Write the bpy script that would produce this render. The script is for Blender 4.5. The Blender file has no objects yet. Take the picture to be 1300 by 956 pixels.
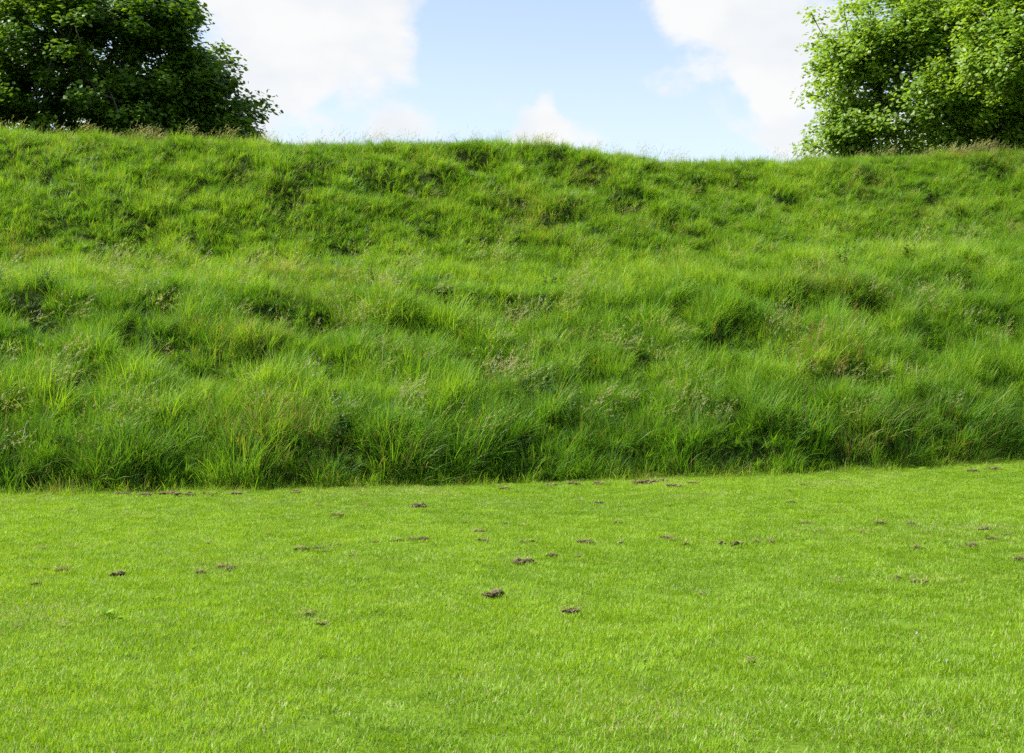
import bpy, math
import numpy as np

PI = math.pi
sc = bpy.context.scene
C = sc.collection
F = 1786.0            # focal length in photo pixels (photo 1300 wide)
HZ = 484.0            # row of the horizon in the photo
EYE = 1.6

# ------------------------------------------------------------------ helpers
def smooth(a, b, x):
    t = np.clip((x - a) / (b - a), 0, 1)
    return t * t * (3 - 2 * t)

def vnoise(x, y, seed):
    xi = np.floor(x).astype(np.int64); yi = np.floor(y).astype(np.int64)
    xf = x - xi; yf = y - yi
    def h(a, b):
        n = (a * 374761393 + b * 668265263 + seed * 982451653) & 0x7fffffff
        n = ((n ^ (n >> 13)) * 1274126177) & 0x7fffffff
        n = n ^ (n >> 16)
        return (n & 0xffff) / 65535.0
    u = xf * xf * (3 - 2 * xf); v = yf * yf * (3 - 2 * yf)
    return (h(xi, yi) * (1 - u) + h(xi + 1, yi) * u) * (1 - v) + (h(xi, yi + 1) * (1 - u) + h(xi + 1, yi + 1) * u) * v

def fbm(x, y, seed, octs=3):
    x = np.asarray(x, float); y = np.asarray(y, float)
    s = 0; a = 1; t = 0
    for i in range(octs):
        s = s + a * (vnoise(x * 2 ** i + 17.3 * i, y * 2 ** i - 9.1 * i, seed + i) * 2 - 1); t += a; a *= .5
    return s / t

def mesh_obj(name, V, loops, counts, mats, parent=None, attrs=None, mat_idx=None, smooth_shade=False, link=True):
    me = bpy.data.meshes.new(name)
    V = np.asarray(V, np.float32); loops = np.asarray(loops, np.int32); counts = np.asarray(counts, np.int32)
    me.vertices.add(len(V)); me.vertices.foreach_set('co', V.ravel())
    if len(counts):
        me.loops.add(len(loops)); me.loops.foreach_set('vertex_index', loops)
        me.polygons.add(len(counts))
        st = np.zeros(len(counts), np.int32); st[1:] = np.cumsum(counts)[:-1]
        me.polygons.foreach_set('loop_start', st)
        if mat_idx is not None: me.polygons.foreach_set('material_index', np.asarray(mat_idx, np.int32))
        if smooth_shade: me.polygons.foreach_set('use_smooth', np.ones(len(counts), bool))
    for m in mats: me.materials.append(m)
    me.update(calc_edges=True)
    for k, a in (attrs or {}).items():
        a = np.asarray(a, np.float32)
        at = me.attributes.new(k, 'FLOAT_VECTOR' if a.ndim == 2 else 'FLOAT', 'POINT')
        at.data.foreach_set('vector' if a.ndim == 2 else 'value', a.ravel())
    o = bpy.data.objects.new(name, me)
    C.objects.link(o)
    if parent: o.parent = parent
    return o

def tag(o, label=None, cat=None, group=None, kind=None):
    if label: o['label'] = label
    if cat: o['category'] = cat
    if group: o['group'] = group
    if kind: o['kind'] = kind
    return o

# ------------------------------------------------------------------ materials
def new_mat(name):
    m = bpy.data.materials.new(name); m.use_nodes = True
    nt = m.node_tree; nt.nodes.clear()
    return m, nt, nt.nodes, nt.links

def ramp(N, L, fac, stops):
    r = N.new('ShaderNodeValToRGB')
    while len(r.color_ramp.elements) < len(stops): r.color_ramp.elements.new(.5)
    for e, (p, c) in zip(r.color_ramp.elements, stops):
        e.position = p; e.color = (*c, 1)
    L.new(fac, r.inputs[0]); return r.outputs[0]

def attr(N, name, typ='GEOMETRY'):
    a = N.new('ShaderNodeAttribute'); a.attribute_name = name; a.attribute_type = typ
    return a.outputs['Fac']

def mathn(N, L, op, a, b=None, clamp=False):
    m = N.new('ShaderNodeMath'); m.operation = op; m.use_clamp = clamp
    for i, v in enumerate((a, b)):
        if v is None: continue
        if isinstance(v, (int, float)): m.inputs[i].default_value = v
        else: L.new(v, m.inputs[i])
    return m.outputs[0]

def mixc(N, L, f, a, b, mode='MIX'):
    m = N.new('ShaderNodeMix'); m.data_type = 'RGBA'; m.blend_type = mode
    for s, v in ((m.inputs[0], f), (m.inputs[6], a), (m.inputs[7], b)):
        if isinstance(v, (int, float)): s.default_value = v
        elif isinstance(v, tuple): s.default_value = (*v, 1)
        else: L.new(v, s)
    return m.outputs[2]

def leaf_shader(N, L, col, trans=.45, rough=.5, spec=.35, tcol=(1.35, 1.25, .5)):
    p = N.new('ShaderNodeBsdfPrincipled'); p.inputs['Roughness'].default_value = rough
    p.inputs['Specular IOR Level'].default_value = spec
    L.new(col, p.inputs['Base Color'])
    t = N.new('ShaderNodeBsdfTranslucent')
    L.new(mixc(N, L, 1.0, col, tcol, 'MULTIPLY'), t.inputs[0])
    x = N.new('ShaderNodeMixShader'); x.inputs[0].default_value = trans
    L.new(p.outputs[0], x.inputs[1]); L.new(t.outputs[0], x.inputs[2])
    o = N.new('ShaderNodeOutputMaterial'); L.new(x.outputs[0], o.inputs[0])

def grass_mat(name, dark, mid, light, dry=(.30, .24, .09), trans=.45, spec=.3, tipmul=(1.15, 1.1, .9)):
    m, nt, N, L = new_mat(name)
    rnd = attr(N, 'rnd'); s = attr(N, 's'); kind = attr(N, 'head')
    tint = attr(N, 'tint', 'INSTANCER'); dr = attr(N, 'dry', 'INSTANCER')
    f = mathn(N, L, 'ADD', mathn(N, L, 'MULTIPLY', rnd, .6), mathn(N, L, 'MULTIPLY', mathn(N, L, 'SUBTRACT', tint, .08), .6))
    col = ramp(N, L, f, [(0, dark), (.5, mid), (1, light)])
    col = mixc(N, L, s, col, mixc(N, L, 1.0, col, tipmul, 'MULTIPLY'))
    isdry = mathn(N, L, 'GREATER_THAN', dr, mathn(N, L, 'FRACT', mathn(N, L, 'MULTIPLY', rnd, 7.31)))
    col = mixc(N, L, mathn(N, L, 'MULTIPLY', isdry, .85), col, dry)
    col = mixc(N, L, kind, col, (.41, .40, .22))
    leaf_shader(N, L, col, trans, .5, spec)
    return m

def soil_mat(name, a, b, c, scale=3.0, rough=.95, bump=.4):
    m, nt, N, L = new_mat(name)
    tc = N.new('ShaderNodeTexCoord')
    n1 = N.new('ShaderNodeTexNoise'); n1.inputs['Scale'].default_value = scale; n1.inputs['Detail'].default_value = 8
    n2 = N.new('ShaderNodeTexNoise'); n2.inputs['Scale'].default_value = scale * 14; n2.inputs['Detail'].default_value = 6
    L.new(tc.outputs['Object'], n1.inputs[0]); L.new(tc.outputs['Object'], n2.inputs[0])
    f = mathn(N, L, 'ADD', mathn(N, L, 'MULTIPLY', n1.outputs[0], .5), mathn(N, L, 'MULTIPLY', n2.outputs[0], .5))
    col = ramp(N, L, f, [(.35, a), (.5, b), (.65, c)])
    p = N.new('ShaderNodeBsdfPrincipled'); p.inputs['Roughness'].default_value = rough
    p.inputs['Specular IOR Level'].default_value = .1
    L.new(col, p.inputs['Base Color'])
    bp = N.new('ShaderNodeBump'); bp.inputs['Strength'].default_value = bump; bp.inputs['Distance'].default_value = .03
    L.new(n2.outputs[0], bp.inputs['Height']); L.new(bp.outputs[0], p.inputs['Normal'])
    o = N.new('ShaderNodeOutputMaterial'); L.new(p.outputs[0], o.inputs[0])
    return m

M_LAWNSOIL = soil_mat('lawn_soil', (.07, .12, .012), (.10, .17, .012), (.13, .21, .016), 2.0)
M_BANKSOIL = soil_mat('bank_soil', (.018, .030, .007), (.035, .055, .010), (.07, .085, .020), 5, bump=1.)
M_TALL = grass_mat('tall_grass', (.042, .122, .015), (.128, .292, .021), (.295, .460, .043), spec=.3)
M_LAWN = grass_mat('mown_grass', (.115, .235, .010), (.205, .365, .014), (.305, .47, .028), dry=(.46, .43, .24), trans=.4, spec=.3)
M_SEED = grass_mat('seeding_grass', (.07, .14, .02), (.12, .22, .03), (.19, .30, .05), dry=(.36, .30, .15))
M_WEED = grass_mat('weed_leaf', (.035, .095, .012), (.055, .14, .014), (.085, .19, .02), spec=.5)

# ------------------------------------------------------------------ terrain
_px = np.array([-900, -300, 0, 300, 500, 650, 780, 900, 1000, 1100, 1200, 1300, 1500, 1900.])
_by = np.array([640, 632, 628, 623, 617, 613, 609, 606, 603, 598, 592, 585, 575, 565.])
def lawn_z(x, y):
    return 0.016 * np.clip(x, 0, 14) * smooth(5, 18, y) + .02 * fbm(x * .35, y * .35, 5, 2)
_u = (_px - 650) / F
_B = np.zeros(len(_px)); _X = np.zeros(len(_px))
for i in range(len(_px)):
    z = 0.
    for k in range(12):
        y = (EYE - z) * F / (_by[i] - HZ); x = _u[i] * y
        z = .5 * z + .5 * 0.016 * min(max(x, 0), 14)
    _B[i] = y; _X[i] = x
def base_y(x):
    x = np.asarray(x, float)
    return np.interp(x, _X, _B) + .30 * fbm(x * .8, x * 0 + 3.1, 71, 3)
LIPX = np.array([-500, 0, 200, 420, 650, 850, 1000, 1150, 1300, 1800.])
LIP = np.array([382, 380, 382, 378, 382, 378, 360, 346, 338, 338.])
BERM = np.array([352, 350, 348, 344, 343, 334, 322, 312, 306, 306.])
CX = np.array([-500, 0, 100, 350, 470, 560, 650, 720, 780, 850, 950, 1050, 1150, 1250, 1300, 1800.])
CR = np.array([160, 162, 171, 183, 184, 184, 187, 190, 198, 207, 210, 204, 201, 192, 193, 193.])

def prof(x, y):
    """smooth height of the bank without bumps"""
    x = np.asarray(x, float); y = np.asarray(y, float)
    yy = np.maximum(y, 12.)
    px = 650 + F * x / yy
    B = base_y(x)
    t = y - B
    zb = lawn_z(x, B)
    d1, d2, d3 = 6.6, 10.0, 15.8
    z1 = (HZ - np.interp(px, LIPX, LIP)) / F * (B + d1) + EYE
    z2 = (HZ - np.interp(px, LIPX, BERM)) / F * (B + d2) + EYE
    z3 = (HZ - np.interp(px, CX, CR)) / F * (B + d3) + EYE
    def seg(a, b, za, zb_):
        return za + (zb_ - za) * np.clip((t - a) / (b - a), 0, 1)
    h = np.where(t < 0, lawn_z(x, y), seg(0, d1, zb, z1))
    h = np.where(t > d1, seg(d1, d2, z1, z2), h)
    h = np.where(t > d2, seg(d2, d3, z2, z3), h)
    back = z3 - .42 * np.clip(t - d3 - 1.4, 0, 11) - .09 * np.clip(t - d3, 0, 1.4)
    h = np.where(t > d3, back, h)
    return h

def prof_s(x, y):
    k = (0, -.45, .45, -.9, .9)
    w = (2, 1.5, 1.5, 1, 1)
    t = y - base_y(x)
    s = sum(wi * prof(x, y + ki) for ki, wi in zip(k, w)) / sum(w)
    b = smooth(.9, 2.2, t)
    return prof(x, y) * (1 - b) + s * b

def locate(px, py, y0=6., y1=50.):
    ys = np.arange(y0, y1, .05)
    xs = (px - 650) / F * ys
    z = prof_s(xs, ys)
    r = HZ - (z - EYE) / ys * F
    k = np.argmax(r <= py)
    if r[k] > py: k = int(np.argmin(r))      # just above the crest line: the crest itself
    return xs[k], ys[k], z[k]

HOL = [(30,412,40,1),(10,470,25,.8),(150,440,25,.7),(190,458,30,.9),(205,402,24,.7),(270,478,36,.9),(292,505,22,.7),(345,408,38,1),(395,428,34,1),
 (440,395,24,.6),(430,505,22,.7),(575,398,40,1),(520,430,26,.6),(650,402,28,.9),(700,398,22,.7),(960,440,44,1.1),(985,468,30,1),(1020,350,26,.8),
 (1012,398,32,1),(1100,402,26,.9),(1108,432,20,.7),(902,448,26,.8),(1272,432,28,.8),(1092,512,26,.8),(1235,352,22,.7),(1222,382,20,.7),
 (692,480,22,.7),(746,498,22,.6),(70,430,26,.7),(110,505,26,.6),(335,470,20,.6),(620,500,24,.6),(820,480,26,.5),(860,420,22,.5),(1180,455,24,.6),(1040,520,22,.5),
 (705,215,18,1),(480,200,20,.9),(600,215,26,.9),(560,242,22,.8),(478,243,20,.7),(655,278,20,.6),(710,288,26,.8),(790,266,20,.7),(882,242,18,.7),
 (932,240,18,.6),(1180,256,18,.6),(850,292,18,.6),(140,215,14,.9),(215,206,12,.6),(110,186,14,.7),(60,232,14,.5),(300,232,18,.5),(400,240,20,.5),
 (545,305,20,.6),(430,320,18,.5),(1000,262,22,.5),(1100,235,18,.5),(1262,225,20,.6),(750,235,22,.6),(820,225,18,.5),(360,262,18,.5),(240,252,18,.5),(180,300,22,.5),(60,300,22,.5)]
hol = []
for a, b, w, s in HOL:
    q = locate(a, b)
    if q: hol.append((q[0], q[1], w / F * q[1], .42 * s + .05))
rg = np.random.default_rng(5)
for i in range(40):        # the bank carries on to both sides of the view
    side = 1 if i % 2 else -1
    x = side * rg.uniform(14, 30); y = base_y(x) + rg.uniform(1, 15)
    hol.append((x, float(y), rg.uniform(.4, .9), rg.uniform(.15, .3)))
hol = np.array(hol)

def hollow(x, y):
    x = np.asarray(x, float); y = np.asarray(y, float)
    h = np.zeros(x.shape); m = np.zeros(x.shape)
    for hx, hy, w, a in hol:
        sel = (np.abs(x - hx) < 3 * w) & (np.abs(y - hy) < 3)
        if not sel.any(): continue
        dx = (x[sel] - hx) / w; dy = (y[sel] - hy - .1 * np.sin(dx * 2)) / .42
        g = np.exp(-(dx ** 2 + dy ** 2))
        g2 = np.exp(-(dx ** 2 + ((y[sel] - hy - .75) / .4) ** 2))      # raised lip uphill
        h[sel] += -a * g + .55 * a * g2
        m[sel] = np.maximum(m[sel], g * min(1, a / .3))
    return h, m

def ground(x, y):
    x = np.asarray(x, float); y = np.asarray(y, float)
    t = y - base_y(x)
    amp = smooth(.1, 1.5, t) * (1 - .6 * smooth(14, 17, t))
    up = smooth(9, 11, t)
    n = .16 * fbm(x * .32, y * .4, 11, 2) + (.13 + .03 * up) * fbm(x * .9, y * 1.1, 21, 2) + .04 * fbm(x * 2.2, y * 2.4, 31, 1)
    hh, _ = hollow(x, y)
    step = .36 * smooth(.05, .5, t) * (1 - smooth(.9, 5, t)) * (.75 + .5 * fbm(x * .6, y * 0, 41, 2))
    return prof_s(x, y) + amp * (n + hh) + step

def ax(parts):
    out = []
    for a, b, s in parts: out.append(np.arange(a, b, s))
    out.append(np.array([parts[-1][1]]))
    return np.concatenate(out)
gx = ax([(-2500, -400, 420), (-400, -60, 40), (-60, -22, 2), (-22, 24, .09), (24, 60, 2), (60, 400, 40), (400, 2500, 420)])
tb = ax([(0, 19, .10), (19, 20, .5), (20, 40, 1.), (40, 200, 20), (200, 3000, 400)])
tl = ax([(-600, -100, 100), (-100, -30, 10), (-30, -22, 1), (-22, 0, .2)])
def sheet(name, ts, mat, offset=0.):
    X, T = np.meshgrid(gx, ts)
    Y = T + base_y(X)
    Z = ground(X, Y)
    nx, ny = len(gx), len(ts)
    V = np.stack([X, Y, Z], -1).reshape(-1, 3)
    i = np.arange(ny - 1)[:, None] * nx + np.arange(nx - 1)[None]
    q = np.stack([i, i + 1, i + nx + 1, i + nx], -1).reshape(-1)
    return mesh_obj(name, V, q, np.full((nx - 1) * (ny - 1), 4), [mat], smooth_shade=True)
tag(sheet('lawn', tl, M_LAWNSOIL), 'flat bright green mown lawn in front of the bank', 'lawn', kind='structure')
tag(sheet('grass_bank', tb, M_BANKSOIL), 'long earth bank with a berm half way up, overgrown with grass', 'bank', kind='structure')

# ------------------------------------------------------------------ grass prototypes
def strips(base, az, L, w, a0, a1, seg, rng, rnd=None):
    """bent tapering blades; base (n,3), azimuth, length, width, start and end lean"""
    n = len(L); lv = seg + 1
    s = np.linspace(0, 1, lv)
    ang = a0[:, None] + (a1 - a0)[:, None] * s[None] ** 1.5
    st = L[:, None] / seg
    r = np.zeros((n, lv)); z = np.zeros((n, lv))
    am = .5 * (ang[:, 1:] + ang[:, :-1])
    r[:, 1:] = np.cumsum(np.sin(am) * st, 1); z[:, 1:] = np.cumsum(np.cos(am) * st, 1)
    P = np.stack([base[:, 0, None] + r * np.cos(az)[:, None], base[:, 1, None] + r * np.sin(az)[:, None], base[:, 2, None] + z], -1)
    wa = az + PI / 2 + rng.uniform(-.9, .9, n)
    W = np.stack([np.cos(wa), np.sin(wa), np.zeros(n)], -1)[:, None] * (w[:, None] * (.75 + .5 * s - 1.22 * s ** 3)[None] * .5)[..., None]
    V = np.stack([P - W, P + W], 2).reshape(-1, 3)
    b = (np.arange(n) * lv * 2)[:, None] + (np.arange(seg) * 2)[None]
    q = np.stack([b, b + 1, b + 3, b + 2], -1).reshape(-1)
    S = np.repeat(np.tile(s, n), 2)
    R = np.repeat(rng.random(n) if rnd is None else rnd, lv * 2)
    H = np.zeros(len(S))
    return V, q, S, R, H

def join(parts):
    V = []; q = []; S = []; R = []; H = []; k = 0
    for v, f, s, r, h in parts:
        V.append(v); q.append(f + k); S.append(s); R.append(r); H.append(h); k += len(v)
    return np.concatenate(V), np.concatenate(q), np.concatenate(S), np.concatenate(R), np.concatenate(H)

def tuft(rng, n, R, h0, h1, w0, w1, lean, seg=4, clump=.5, droop=1.1, sink=.04, per=1, spread=.012):
    """n blades; with per > 1 they grow in shoots of that many blades"""
    m = max(1, n // per); g = np.arange(n) % m
    th = rng.uniform(0, 2 * PI, m)[g]; rr = (R * rng.random(m) ** clump)[g]
    base = np.stack([rr * np.cos(th), rr * np.sin(th), np.full(n, -sink)], -1)
    if per > 1: base[:, :2] += rng.normal(0, spread, (n, 2))
    az = th + rng.normal(0, 1.0, m)[g] + rng.normal(0, .55 if per > 1 else 0, n)
    q = (.35 + .65 * rng.random(m)[g]) if per > 1 else 1
    L = (h0 + (h1 - h0) * (.55 * rng.random(m)[g] + .45 * rng.random(n))) if per > 1 else rng.uniform(h0, h1, n)
    L = L * (1.1 - .35 * rr / R)
    rnd = .7 * rng.random(m)[g] + .3 * rng.random(n) if per > 1 else rng.random(n)
    return strips(base, az, L, rng.uniform(w0, w1, n), rng.uniform(0, lean, m)[g] + rng.uniform(0, .15, n), rng.uniform(.15, droop, n), seg, rng, rnd)

def seed_tuft(rng, n, R, h0, h1):
    parts = []
    th = rng.uniform(0, 2 * PI, n); rr = R * np.sqrt(rng.random(n))
    base = np.stack([rr * np.cos(th), rr * np.sin(th), np.full(n, -.04)], -1)
    az = rng.normal(0, .8, n)
    L = rng.uniform(h0, h1, n)
    a0 = rng.uniform(0, .25, n); a1 = rng.uniform(.5, 1.5, n)
    st = strips(base, az, L, rng.uniform(.003, .0045, n), a0, a1, 6, rng)
    parts.append(st)
    V = st[0].reshape(n, 7, 2, 3).mean(2)
    for i in range(n):                        # panicle: small spikelets along the last part
        m = 16
        f = rng.uniform(4.6, 6., m); k = np.minimum(f.astype(int), 5); fr = (f - k)[:, None]
        p = V[i, k] * (1 - fr) + V[i, np.minimum(k + 1, 6)] * fr
        sp = strips(p + rng.normal(0, .008, (m, 3)), az[i] + rng.normal(0, 1.2, m), rng.uniform(.02, .055, m), rng.uniform(.008, .014, m),
                    rng.uniform(.3, 1.4, m), rng.uniform(1., 2., m), 2, rng)
        parts.append((*sp[:4], np.full(len(sp[2]), .8)))
    return join(parts)

def weed(rng, n, h0, h1):
    parts = []
    for i in range(n):
        th = rng.uniform(0, 2 * PI); rr = .16 * math.sqrt(rng.random())
        b = np.array([[rr * math.cos(th), rr * math.sin(th), -.03]]); L = np.array([rng.uniform(h0, h1)])
        st = strips(b, np.array([th]), L, np.array([.008]), np.array([.05]), np.array([rng.uniform(.1, .5)]), 5, rng)
        parts.append(st)
        c = st[0].reshape(6, 2, 3).mean(1)
        m = 18
        f = rng.uniform(.6, 5, m); k = np.minimum(f.astype(int), 4); fr = (f - k)[:, None]
        p = c[k] * (1 - fr) + c[k + 1] * fr
        parts.append(strips(p, rng.uniform(0, 2 * PI, m), rng.uniform(.07, .14, m) * (1.2 - .12 * f), rng.uniform(.03, .055, m), rng.uniform(.8, 1.3, m), rng.uniform(1.4, 2.2, m), 3, rng))
    return join(parts)

def scatter(name, protos, mats, pts, rot, scl, idx, tint, dry, label, cat):
    """one object: its mesh holds the tuft shapes and the places they grow at; geometry nodes put the tufts there"""
    Vs = []; qs = []; at = {k: [] for k in ('s', 'rnd', 'head')}; pid = []; k = 0
    for i, (v, f, s, r, h) in enumerate(protos):
        Vs.append(v); qs.append(f + k); at['s'].append(s); at['rnd'].append(r); at['head'].append(h); pid.append(np.full(len(v), i)); k += len(v)
    n = len(pts)
    V = np.concatenate(Vs + [pts]); q = np.concatenate(qs)
    z = np.zeros(n)
    A = {a: np.concatenate(b + [z]) for a, b in at.items()}
    zk = np.zeros(k)
    A['grp'] = np.concatenate(pid + [np.full(n, -1.)])
    A['idx'] = np.concatenate([zk, idx]); A['tint'] = np.concatenate([zk, tint]); A['dry'] = np.concatenate([zk, dry])
    A['rot'] = np.concatenate([np.zeros((k, 3)), rot]); A['scl'] = np.concatenate([np.zeros((k, 3)), scl])
    o = mesh_obj(name, V, q, np.full(len(q) // 4, 4), mats, attrs=A)
    ng = bpy.data.node_groups.new(name, 'GeometryNodeTree')
    ng.interface.new_socket('Geometry', in_out='INPUT', socket_type='NodeSocketGeometry')
    ng.interface.new_socket('Geometry', in_out='OUTPUT', socket_type='NodeSocketGeometry')
    N = ng.nodes; L = ng.links
    gi = N.new('NodeGroupInput'); go = N.new('NodeGroupOutput')
    def na(nm, t='FLOAT'):
        x = N.new('GeometryNodeInputNamedAttribute'); x.data_type = t; x.inputs['Name'].default_value = nm
        return x.outputs['Attribute']
    cmp = N.new('FunctionNodeCompare'); cmp.data_type = 'FLOAT'; cmp.operation = 'LESS_THAN'
    L.new(na('grp'), cmp.inputs[0]); cmp.inputs[1].default_value = -.5
    sep = N.new('GeometryNodeSeparateGeometry'); sep.domain = 'POINT'
    L.new(gi.outputs[0], sep.inputs[0]); L.new(cmp.outputs[0], sep.inputs['Selection'])
    sp = N.new('GeometryNodeSplitToInstances'); sp.domain = 'POINT'
    f2i = N.new('FunctionNodeFloatToInt'); L.new(na('grp'), f2i.inputs[0])
    L.new(sep.outputs['Inverted'], sp.inputs[0]); L.new(f2i.outputs[0], sp.inputs['Group ID'])
    ip = N.new('GeometryNodeInstanceOnPoints')
    L.new(sep.outputs['Selection'], ip.inputs['Points']); L.new(sp.outputs['Instances'], ip.inputs['Instance'])
    ip.inputs['Pick Instance'].default_value = True
    f2 = N.new('FunctionNodeFloatToInt'); L.new(na('idx'), f2.inputs[0]); L.new(f2.outputs[0], ip.inputs['Instance Index'])
    e2r = N.new('FunctionNodeEulerToRotation'); L.new(na('rot', 'FLOAT_VECTOR'), e2r.inputs[0])
    L.new(e2r.outputs[0], ip.inputs['Rotation']); L.new(na('scl', 'FLOAT_VECTOR'), ip.inputs['Scale'])
    L.new(ip.outputs[0], go.inputs[0])
    md = o.modifiers.new('grow', 'NODES'); md.node_group = ng
    return tag(o, label, cat, kind='stuff')

def lean_euler(spin, lx, ly):
    """spin about own axis, then lean so that 'up' points to (lx, ly, 1)"""
    up = np.stack([lx, ly, np.ones_like(lx)], -1); up /= np.linalg.norm(up, axis=1)[:, None]
    ref = np.zeros_like(up); ref[:, 0] = 1
    Y = np.cross(up, ref); Y /= np.linalg.norm(Y, axis=1)[:, None]
    X = np.cross(Y, up)
    c, s = np.cos(spin)[:, None], np.sin(spin)[:, None]
    X2 = X * c + Y * s; Y2 = -X * s + Y * c
    b = -np.arcsin(np.clip(X2[:, 2], -1, 1)); a = np.arctan2(Y2[:, 2], up[:, 2]); g = np.arctan2(X2[:, 1], X2[:, 0])
    return np.stack([a, b, g], -1)

rng = np.random.default_rng(42)
def in_view(x, y, m=2.5):
    return np.abs(x) < .372 * y + m

# ---- tall grass of the bank
P = []
for i in range(5): P.append(tuft(rng, 66, .23, .22, 1.05, .006, .014, .35, 4, .55, 1.9, per=6))        # 0-4 tall
for i in range(4): P.append(tuft(rng, 56, .20, .15, .66, .006, .013, .45, 3, .55, 1.9, per=6))         # 5-8 medium
for i in range(3): P.append(tuft(rng, 34, .20, .7, 1.15, .006, .013, .3, 5, .6, 2.2, per=4, spread=.02))          # 9-11 drooping
# spots
def bank_points(n, seed, xr=(-27, 30), tr=(-.04, 18.5)):
    r = np.random.default_rng(seed)
    x = r.uniform(*xr, n); t = r.uniform(*tr, n); y = base_y(x) + t
    keep = in_view(x, y, 3.5) | (r.random(n) < .15)
    return x[keep], y[keep], t[keep], r
x, y, t, r = bank_points(33000, 1, xr=(-18, 20))
xe, ye, te, re_ = bank_points(14000, 12, xr=(-27, 30)); ke = (xe < -18) | (xe > 20)      # thinner further out
x = np.concatenate([x, xe[ke]]); y = np.concatenate([y, ye[ke]]); t = np.concatenate([t, te[ke]])
hh, hm = hollow(x, y)
z = ground(x, y)
cl = fbm(x * .8, y * .9, 51, 2); cl2 = fbm(x * 2.2, y * 2.4, 53, 2); big = fbm(x * .22, y * .3, 57, 2)
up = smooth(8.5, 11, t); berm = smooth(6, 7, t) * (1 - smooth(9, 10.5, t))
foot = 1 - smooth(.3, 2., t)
cl3 = fbm(x * 4.5, y * 4.5, 59, 1)
Hs = (.55 - .22 * up - .17 * berm + .05 * foot) * (.58 + .28 * cl + .54 * smooth(-.35, .35, cl2) + .30 * cl3)
Hs *= (1 - .42 * hm)
crest = smooth(15, 15.8, t)
Hs = np.clip(Hs, .16, 1.0) * r.uniform(.8, 1.2, len(x))
keep = (r.random(len(x)) > .2 * hm)
x, y, t, z, Hs, hm, cl, cl2, big, up, berm, foot = (a[keep] for a in (x, y, t, z, Hs, hm, cl, cl2, big, up, berm, foot))
n = len(x)
idx = np.where(Hs > .42, r.integers(0, 5, n), r.integers(5, 9, n))
idx = np.where((r.random(n) < .10 * (1 - up)) & (Hs > .4), r.integers(9, 12, n), idx)
sz = Hs / np.where(idx < 5, .72, np.where(idx < 9, .44, .9))
wl = fbm(x * .35, y * .35, 61, 2)
lx = .05 + .10 * wl + .16 * fbm(x * 1.5, y * 1.5, 62, 2) + r.normal(0, .17, n); ly = -.12 + .25 * fbm(x * .5, y * .5, 63, 2) - .25 * foot * r.random(n) + r.normal(0, .16, n)
tint = .44 + .30 * cl + .32 * cl2 + .22 * big + .34 * berm - .34 * foot + .17 * up + r.normal(0, .14, n)  # foot term: lusher, darker grass, with the foot's shade painted into the colour
dry = np.clip(.07 + .30 * np.clip(fbm(x * .5, y * .6, 67, 3) - .18, 0, 1) * 2 + .05 * up, 0, .5)
# the dry, pale patches on the right of the crest and the right of the bank
for a, b, w, s in [(1250, 200, 60, .45), (680, 285, 60, .22), (870, 350, 70, .14), (720, 450, 50, .08), (60, 190, 60, .12), (1060, 480, 60, .15), (200, 365, 90, .06)]:
    q = locate(a, b)
    if q: dry += s * np.exp(-(((x - q[0]) / (w / F * q[1])) ** 2 + ((y - q[1]) / 1.0) ** 2))
w = r.uniform(.85, 1.25, n)
# low undergrowth everywhere, so that no ground shows
x2, y2, t2, r2 = bank_points(13000, 11, xr=(-18, 20))
m2 = len(x2); h2 = r2.uniform(.14, .28, m2)
x = np.concatenate([x, x2]); y = np.concatenate([y, y2]); z = np.concatenate([z, ground(x2, y2)]); lx = np.concatenate([lx, r2.normal(0, .25, m2)])
ly = np.concatenate([ly, r2.normal(-.1, .25, m2)]); sz = np.concatenate([sz, h2 / .44]); w = np.concatenate([w, np.full(m2, 1.7)])
idx = np.concatenate([idx, r2.integers(5, 9, m2)]); tint = np.concatenate([tint, np.clip(.4 + .25 * fbm(x2, y2, 58, 2), 0, 1)]); dry = np.concatenate([dry, r2.random(m2) * .12])
n = len(x)
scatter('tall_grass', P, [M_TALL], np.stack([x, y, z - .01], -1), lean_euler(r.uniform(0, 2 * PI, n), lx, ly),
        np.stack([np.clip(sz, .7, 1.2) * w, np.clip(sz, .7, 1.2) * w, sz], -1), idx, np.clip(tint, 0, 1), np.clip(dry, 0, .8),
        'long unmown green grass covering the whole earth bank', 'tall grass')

# ---- seed heads
P = [seed_tuft(rng, 14, .22, .7, 1.05) for i in range(5)]
x, y, t, r = bank_points(4600, 2, tr=(.25, 17.5))
pr = np.clip(.25 + .8 * fbm(x * .4, y * .5, 81, 2), .05, 1)
for a, b, w in [(640, 535, 70), (330, 560, 40), (180, 575, 45), (440, 560, 60), (1250, 200, 60), (690, 285, 60), (990, 440, 60), (800, 560, 60), (490, 410, 25), (1200, 420, 60)]:
    q = locate(a, b)
    pr += 1.4 * np.exp(-(((x - q[0]) / (w / F * q[1])) ** 2 + ((y - q[1]) / .8) ** 2))
keep = r.random(len(x)) < pr * .48
x, y, t = x[keep], y[keep], t[keep]
nc = 200                                   # a thin line of stems right along the crest
xc = r.uniform(-26, 28, nc); tc_ = r.uniform(15.0, 17.0, nc)
x = np.concatenate([x, xc]); t = np.concatenate([t, tc_]); y = np.concatenate([y, base_y(xc) + tc_]); n = len(x)
up = smooth(8.5, 11, t)
sc_ = (1.0 - .42 * up + .12 * (t > 15)) * r.uniform(.75, 1.1, n)
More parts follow.
